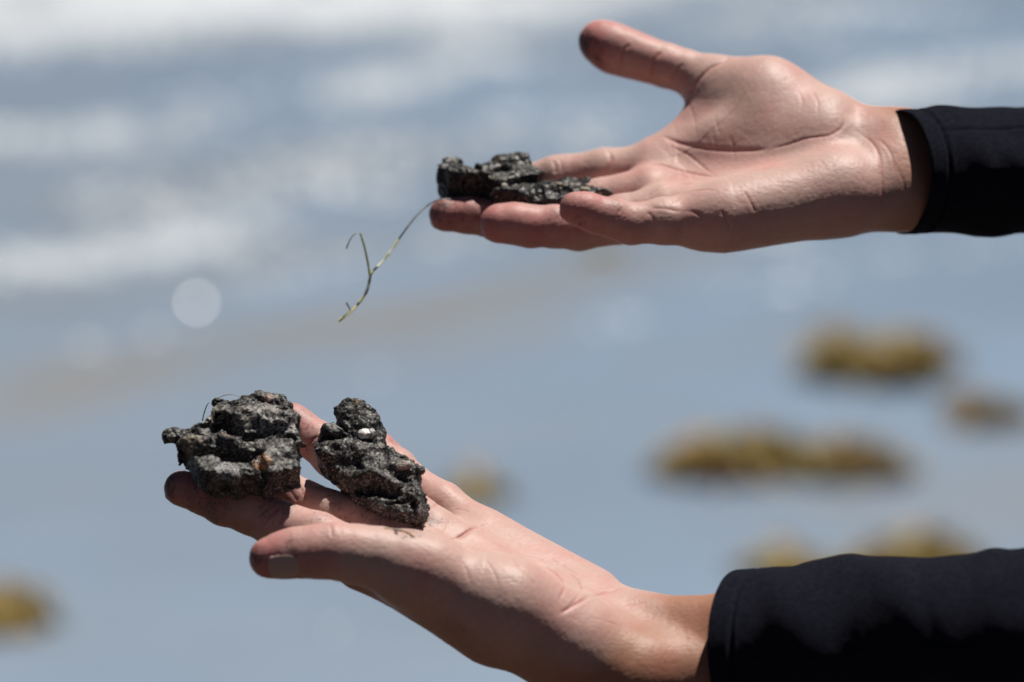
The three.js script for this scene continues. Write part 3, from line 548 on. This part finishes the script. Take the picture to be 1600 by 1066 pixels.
// bands across the water as the photograph shows them: [strength, half width in metres, image points ...]
const foamAndSheenBands = [
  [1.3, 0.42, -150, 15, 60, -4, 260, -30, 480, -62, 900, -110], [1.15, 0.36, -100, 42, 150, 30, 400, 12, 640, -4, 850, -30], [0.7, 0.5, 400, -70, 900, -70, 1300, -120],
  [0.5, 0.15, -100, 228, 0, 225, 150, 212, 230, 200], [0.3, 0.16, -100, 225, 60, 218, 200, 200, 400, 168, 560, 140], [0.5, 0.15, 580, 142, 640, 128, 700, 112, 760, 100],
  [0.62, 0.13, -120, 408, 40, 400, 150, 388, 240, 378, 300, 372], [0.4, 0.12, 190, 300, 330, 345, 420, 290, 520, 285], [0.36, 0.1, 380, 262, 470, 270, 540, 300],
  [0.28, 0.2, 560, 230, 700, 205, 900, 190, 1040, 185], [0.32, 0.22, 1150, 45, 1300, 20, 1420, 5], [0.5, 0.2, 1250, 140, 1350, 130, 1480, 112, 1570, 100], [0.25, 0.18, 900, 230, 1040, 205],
  [0.3, 0.05, 380, 440, 560, 400, 720, 372], [0.28, 0.05, 1000, 430, 1180, 415, 1400, 395, 1600, 380], [0.26, 0.04, 900, 500, 1100, 480, 1300, 450], [0.26, 0.05, 60, 560, 220, 520, 380, 490], [0.24, 0.04, 420, 600, 620, 570], [0.3, 0.06, 1100, 300, 1200, 420], [0.24, 0.03, 320, 985, 560, 1000],  // thin streaks added in place of wave reflections the dim sky lacks
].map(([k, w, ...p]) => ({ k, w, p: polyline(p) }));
const siltAndSheenBands = [  // sediment, plus painted streaks standing in for missing wave reflections
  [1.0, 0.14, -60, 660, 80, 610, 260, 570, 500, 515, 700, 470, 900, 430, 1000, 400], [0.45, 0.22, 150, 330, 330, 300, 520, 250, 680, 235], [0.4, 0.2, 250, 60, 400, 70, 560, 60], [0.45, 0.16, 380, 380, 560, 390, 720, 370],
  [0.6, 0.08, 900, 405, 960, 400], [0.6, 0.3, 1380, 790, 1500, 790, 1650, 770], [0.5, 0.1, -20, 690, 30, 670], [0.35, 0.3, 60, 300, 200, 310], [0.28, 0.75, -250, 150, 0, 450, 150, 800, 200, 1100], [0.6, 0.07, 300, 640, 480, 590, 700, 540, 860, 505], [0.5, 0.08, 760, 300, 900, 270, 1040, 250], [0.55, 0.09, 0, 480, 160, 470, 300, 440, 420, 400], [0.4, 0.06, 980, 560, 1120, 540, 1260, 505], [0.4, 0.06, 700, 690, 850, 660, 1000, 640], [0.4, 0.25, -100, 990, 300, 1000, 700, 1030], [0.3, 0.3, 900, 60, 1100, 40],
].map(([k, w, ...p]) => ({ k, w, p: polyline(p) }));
function bandAt(list, x, z) {
  let s = 0;
  for (const b of list) { let best = 1e9;
    for (let i = 0; i + 1 < b.p.length; i++) { const a = b.p[i], c = b.p[i + 1], dx = c.x - a.x, dz = c.z - a.z, t = clamp(((x - a.x) * dx + (z - a.z) * dz) / (dx * dx + dz * dz)), q = (x - a.x - dx * t) ** 2 + (z - a.z - dz * t) ** 2; if (q < best) best = q; }
    s = Math.max(s, b.k * Math.exp(-best / (b.w * b.w))); }
  return s;
}
const REGION = { x0: -4, x1: 4, z0: -15.2, z1: -3.2 };
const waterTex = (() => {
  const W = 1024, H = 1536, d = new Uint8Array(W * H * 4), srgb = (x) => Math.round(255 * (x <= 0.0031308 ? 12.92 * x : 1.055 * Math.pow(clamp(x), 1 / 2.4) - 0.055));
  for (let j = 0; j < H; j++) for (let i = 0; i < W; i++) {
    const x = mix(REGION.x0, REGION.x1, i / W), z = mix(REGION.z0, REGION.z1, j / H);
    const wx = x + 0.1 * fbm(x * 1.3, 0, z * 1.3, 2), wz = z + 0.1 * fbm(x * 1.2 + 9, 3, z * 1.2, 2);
    const siltSheen = clamp(bandAt(siltAndSheenBands, wx, wz) * (0.9 + 0.5 * fbm(x * 3, 5, z * 3, 3)) + 0.06 * fbm(x * 1.1, 1, z * 1.1, 3)), froth = clamp((bandAt(foamAndSheenBands, wx, wz) - 0.2 + 0.35 * fbm(x * 5, 7, z * 5, 4)) * 0.6);
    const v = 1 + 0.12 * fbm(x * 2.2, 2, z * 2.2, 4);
    let c = [0.224 * v, 0.302 * v, 0.412 * v]; const t = [0.265, 0.258, 0.245], w = [0.44, 0.48, 0.53];  // blue in the base colour stands in for reflected sky
    c = c.map((q, a) => mix(mix(q, t[a], siltSheen * 0.8), w[a], froth));
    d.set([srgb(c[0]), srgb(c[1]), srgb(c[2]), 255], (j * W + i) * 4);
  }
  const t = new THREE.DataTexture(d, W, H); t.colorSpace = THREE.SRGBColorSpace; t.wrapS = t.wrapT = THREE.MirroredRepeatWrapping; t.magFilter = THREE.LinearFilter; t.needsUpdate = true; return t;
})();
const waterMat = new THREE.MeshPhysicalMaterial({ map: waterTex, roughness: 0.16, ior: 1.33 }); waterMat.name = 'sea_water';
const waveAt = (x, z) => {                                             // low swash ridges that run along the shore, and ripples
  const u = (x * 0.70 - z * -0.71), w = x * 0.71 - z * 0.70, q = w + 0.25 * fbm(x * 0.7, 0, z * 0.7, 2);
  const far = step(-6, -10, z);
  return 0.007 * Math.sin(q * 5.2) * (0.6 + far) + 0.006 * fbm(u * 0.6, 4, q * 2.4, 3) + 0.005 * far * Math.sin(q * 11 + u) + 0.0016 * fbm(x * 9, 3, z * 9, 3) + 0.0011 * ridge(x * 16 + u, 1, z * 16, 2);
};
const SEA = 0.03;
{
  const nx = 560, nz = 840, g = new THREE.PlaneGeometry(1, 1, nx, nz), p = g.attributes.position, uv = g.attributes.uv;
  for (let i = 0; i < p.count; i++) {
    const a = uv.getX(i), b = uv.getY(i), x = mix(REGION.x0, REGION.x1, a), z = mix(REGION.z0, REGION.z1, b);
    const edge = Math.min(1, 8 * Math.min(a, 1 - a, b, 1 - b) + 0.0);
    p.setXYZ(i, x, SEA + waveAt(x, z) * edge, z); uv.setXY(i, a, b);
  }
  const idx = g.index.array; for (let i = 0; i < idx.length; i += 3) { const t = idx[i]; idx[i] = idx[i + 1]; idx[i + 1] = t; }
  const rim = [], R = REGION, far = 1200;
  const rect = (x0, x1, z0, z1) => { const q = new THREE.PlaneGeometry(1, 1), s = q.attributes.position, t = q.attributes.uv; [[x0, z0], [x1, z0], [x0, z1], [x1, z1]].forEach(([x, z], i) => { s.setXYZ(i, x, SEA, z); t.setXY(i, (x - R.x0) / (R.x1 - R.x0), (z - R.z0) / (R.z1 - R.z0)); }); return q; };
  rim.push(rect(-far, far, -far, R.z0), rect(-far, R.x0, R.z0, R.z1), rect(R.x1, far, R.z0, R.z1));
  g.computeVertexNormals(); rim.forEach((q) => q.computeVertexNormals());
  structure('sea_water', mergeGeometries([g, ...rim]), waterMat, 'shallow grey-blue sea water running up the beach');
}
{
  const t = (() => { const n = 512, d = new Uint8Array(n * n * 4), r = rng(77); for (let j = 0; j < n; j++) for (let i = 0; i < n; i++) { const v = 0.86 + 0.1 * fbm(i / 32, j / 32, 4, 4) + (r() - 0.5) * 0.22; d.set([66 * v, 58 * v, 50 * v, 255], (j * n + i) * 4); } const x = new THREE.DataTexture(d, n, n); x.colorSpace = THREE.SRGBColorSpace; x.wrapS = x.wrapT = THREE.RepeatWrapping; x.magFilter = THREE.LinearFilter; x.needsUpdate = true; return x; })();
  const g = new THREE.PlaneGeometry(2400, 2400, 1, 1); g.rotateX(-Math.PI / 2); const uv = g.attributes.uv; for (let i = 0; i < uv.count; i++) uv.setXY(i, uv.getX(i) * 2400, uv.getY(i) * 2400);
  const m = new THREE.MeshStandardMaterial({ map: t, roughness: 0.9 }); m.name = 'beach_sand';
  structure('beach_sand', g, m, 'wet sand of the beach under the shallow water');
}
// foam: lumps of bubbles where the bands lie, nobody could count them
{
  const r = rng(31), places = [], m4 = new THREE.Matrix4(), q = new THREE.Quaternion();
  for (let n = 0; n < 900000 && places.length < 40000; n++) {
    const x = mix(-1.6, 1.6, r()), z = mix(-14.5, -6.0, r());
    const wx = x + 0.1 * fbm(x * 1.3, 0, z * 1.3, 2), wz = z + 0.1 * fbm(x * 1.3 + 9, 3, z * 1.3, 2), k = bandAt(foamAndSheenBands, wx, wz);
    if (k < 0.1) continue;
    const clump = 0.5 + 0.9 * fbm(x * 4 + 3, 1, z * 4, 3) + 0.3 * noise(x * 14, 2, z * 14);
    if (r() > Math.pow(k, 2) * clump * 0.5) continue;
    places.push([x, z, 0.006 + 0.016 * r() * r()]);
  }
  const f = new THREE.InstancedMesh(new THREE.IcosahedronGeometry(1, 1), new THREE.MeshPhysicalMaterial({ color: new THREE.Color(0.56, 0.6, 0.65), roughness: 0.5 }), places.length);
  places.forEach(([x, z, s], i) => { m4.compose(V(x, SEA + waveAt(x, z), z), q, V(s, s * 0.5, s)); f.setMatrixAt(i, m4); });
  f.name = 'sea_foam'; f.userData = { kind: 'stuff', label: 'white foam lying in streaks on the water' }; f.castShadow = f.receiveShadow = true; scene.add(f);
}
// clumps of brown seaweed stranded in the shallows: leafy blades round a mound, with small floats
const weedMat = new THREE.MeshPhysicalMaterial({ color: 0xffffff, vertexColors: true, roughness: 0.6, specularIntensity: 0.5, side: THREE.DoubleSide }); weedMat.name = 'seaweed';
function seaweed(label, x0, y0, x1, y1, seed, tall, fill = 1, tone = 1) {
  const low = mix(y1, y0, 0.06), a = onGround(x0, low, SEA), b = onGround(x1, low, SEA), base = a.clone().lerp(b, 0.5), wide = a.distanceTo(b) / 2, deep = Math.max(0.06, base.distanceTo(onGround((x0 + x1) / 2, mix(y1, y0, 0.55), SEA)) / 2), r = rng(seed * 977);
  tall = Math.min(tall, (y1 - y0) * 0.68 * camera.position.distanceTo(base) / FOCAL);
  const at = V(base.x, SEA, base.z - deep), t = thing('seaweed_clump', label, 'seaweed', at, null);
  const pos = [], col = [], idx = [], n = Math.round(1700 * fill * clamp(wide / 0.15, 0.35, 1.2)), mounds = [];
  for (let i = 0; i < 7; i++) mounds.push([(r() * 2 - 1) * 0.85, (r() * 2 - 1) * 0.7, 0.3 + r() * 0.7]);
  const height = (u, v) => { let h = 0; for (const m of mounds) h = Math.max(h, m[2] * Math.exp(-((u - m[0]) ** 2 * 7 + (v - m[1]) ** 2 * 3))); return h; };
  const floats = [];
  for (let i = 0; i < n; i++) {
    const u = (r() * 2 - 1) * 0.98, v = (r() + r()) - 1; if (u * u + v * v > 1.0 || height(u, v) < 0.16 + 0.25 * r()) continue;
    const h = height(u, v), spread = 1 + 0.25 * r() * r(), x = u * wide * spread, z = v * deep * spread, flatOn = r() < 0.22, y = flatOn ? 0.003 : tall * h * Math.pow(r(), 0.5) + 0.002, L = 0.018 + 0.03 * r(), w = 0.003 + 0.005 * r(), yaw = r() * 6.283, rise = (r() - 0.2) * 0.9 * (0.3 + h), tint = r();
    const dx = Math.cos(yaw), dz = Math.sin(yaw), sx = -dz, sz = dx, c = (tint < 0.25 ? [0.10, 0.062, 0.018] : tint < 0.75 ? [0.27, 0.18, 0.045] : [0.42, 0.31, 0.10]).map((q) => q * tone * (0.75 + 0.5 * r())), o = pos.length / 3;
    for (let k = 0; k <= 4; k++) { const q = k / 4, ww = w * Math.sin(Math.PI * (0.12 + 0.8 * q)), bend = L * q, yy = Math.max(0.001, y + rise * bend - 0.4 * bend * q + (k % 2 ? 0.0012 : 0)); for (const e of [-1, 1]) { pos.push(x + dx * bend + sx * ww * e, yy + 0.0015 * e * (k % 2), z + dz * bend + sz * ww * e); col.push(...c); } }
    for (let k = 0; k < 4; k++) { const p = o + k * 2; idx.push(p, p + 1, p + 2, p + 1, p + 3, p + 2); }
    if (r() < 0.12) floats.push([x, y + 0.004, z, 0.0025 + 0.002 * r()]);
  }
  const g = new THREE.BufferGeometry(); g.setAttribute('position', new THREE.Float32BufferAttribute(pos, 3)); g.setAttribute('color', new THREE.Float32BufferAttribute(col, 3)); g.setIndex(idx); g.computeVertexNormals();
  part('fronds', g, weedMat, t, { kind: 'stuff' });
  const ball = new THREE.IcosahedronGeometry(1, 1); const c = new Float32Array(ball.attributes.position.count * 3); for (let i = 0; i < c.length; i += 3) c.set([0.3, 0.2, 0.05], i); ball.setAttribute('color', new THREE.BufferAttribute(c, 3));
  if (floats.length) part('floats', mergeGeometries(floats.map(([x, y, z, s]) => ball.clone().scale(s, s, s).translate(x, y, z))), weedMat, t, { kind: 'stuff' });
}
// added glossy discs turned to mirror the sun into the camera as glints
const speckMat = new THREE.MeshPhysicalMaterial({ color: new THREE.Color(0.75, 0.74, 0.72), roughness: 0.2, ior: 1.5 }); speckMat.name = 'glint_gloss';
function speck(label, px, py, size, group) {
  const at = onGround(px, py, SEA + 0.006), half = sunDir.clone().add(camera.position.clone().sub(at).normalize()).normalize(), t = thing('glint_disc', label, 'disc', at, group);
  const g = new THREE.LatheGeometry([[0, -0.12], [0.7, -0.1], [1, 0], [0.97, 0.05], [0, 0.06]].map(([a, b]) => new THREE.Vector2(a * size, b * size)), 14);
  const m = part('disc', g, speckMat, t); m.quaternion.setFromUnitVectors(V(0, 1, 0), half);
}
speck('brightest added glint disc on the water left of the grass strand', 307, 473, 0.0066);
speck('faint round glint in the foam left of the upper hand\'s fingertips', 522, 298, 0.0036);
speck('faint round added glint at the right end of the nearest foam streak', 352, 352, 0.0028);
speck('faint added glint disc on the water under the thumb of the lower hand', 522, 985, 0.0016);
//#WEED
seaweed('high mound of golden brown seaweed at right, farthest of the larger clumps', 1286, 494, 1512, 618, 1, 0.11, 1.3);
seaweed('long low bar of brown seaweed in the middle of the water at right', 1040, 668, 1412, 762, 2, 0.07, 1.4);
seaweed('small dark brown knot of seaweed near the right edge', 1516, 610, 1592, 670, 3, 0.05, 1.6, 0.7);
seaweed('golden seaweed clump just above the sleeve of the lower arm', 1325, 832, 1525, 922, 4, 0.07, 1.9, 1.1);
seaweed('olive brown seaweed clump behind the cuff of the lower sleeve', 1150, 850, 1275, 925, 5, 0.06, 1.4);
seaweed('golden seaweed cut off by the left edge', -90, 905, 48, 1000, 6, 0.055, 1.1, 1.1);
seaweed('small faint olive tuft of seaweed past the palm of the lower hand', 715, 750, 775, 796, 7, 0.03, 0.7);
seaweed('thin brown tuft of seaweed below the upper hand', 895, 396, 965, 412, 8, 0.012, 0.25, 0.9);

const renderer = new THREE.WebGLRenderer({ antialias: true });
renderer.setSize(1024, 682);
renderer.toneMapping = THREE.LinearToneMapping;
renderer.toneMappingExposure = EXPOSURE;
renderer.shadowMap.enabled = true;
renderer.render(scene, camera);
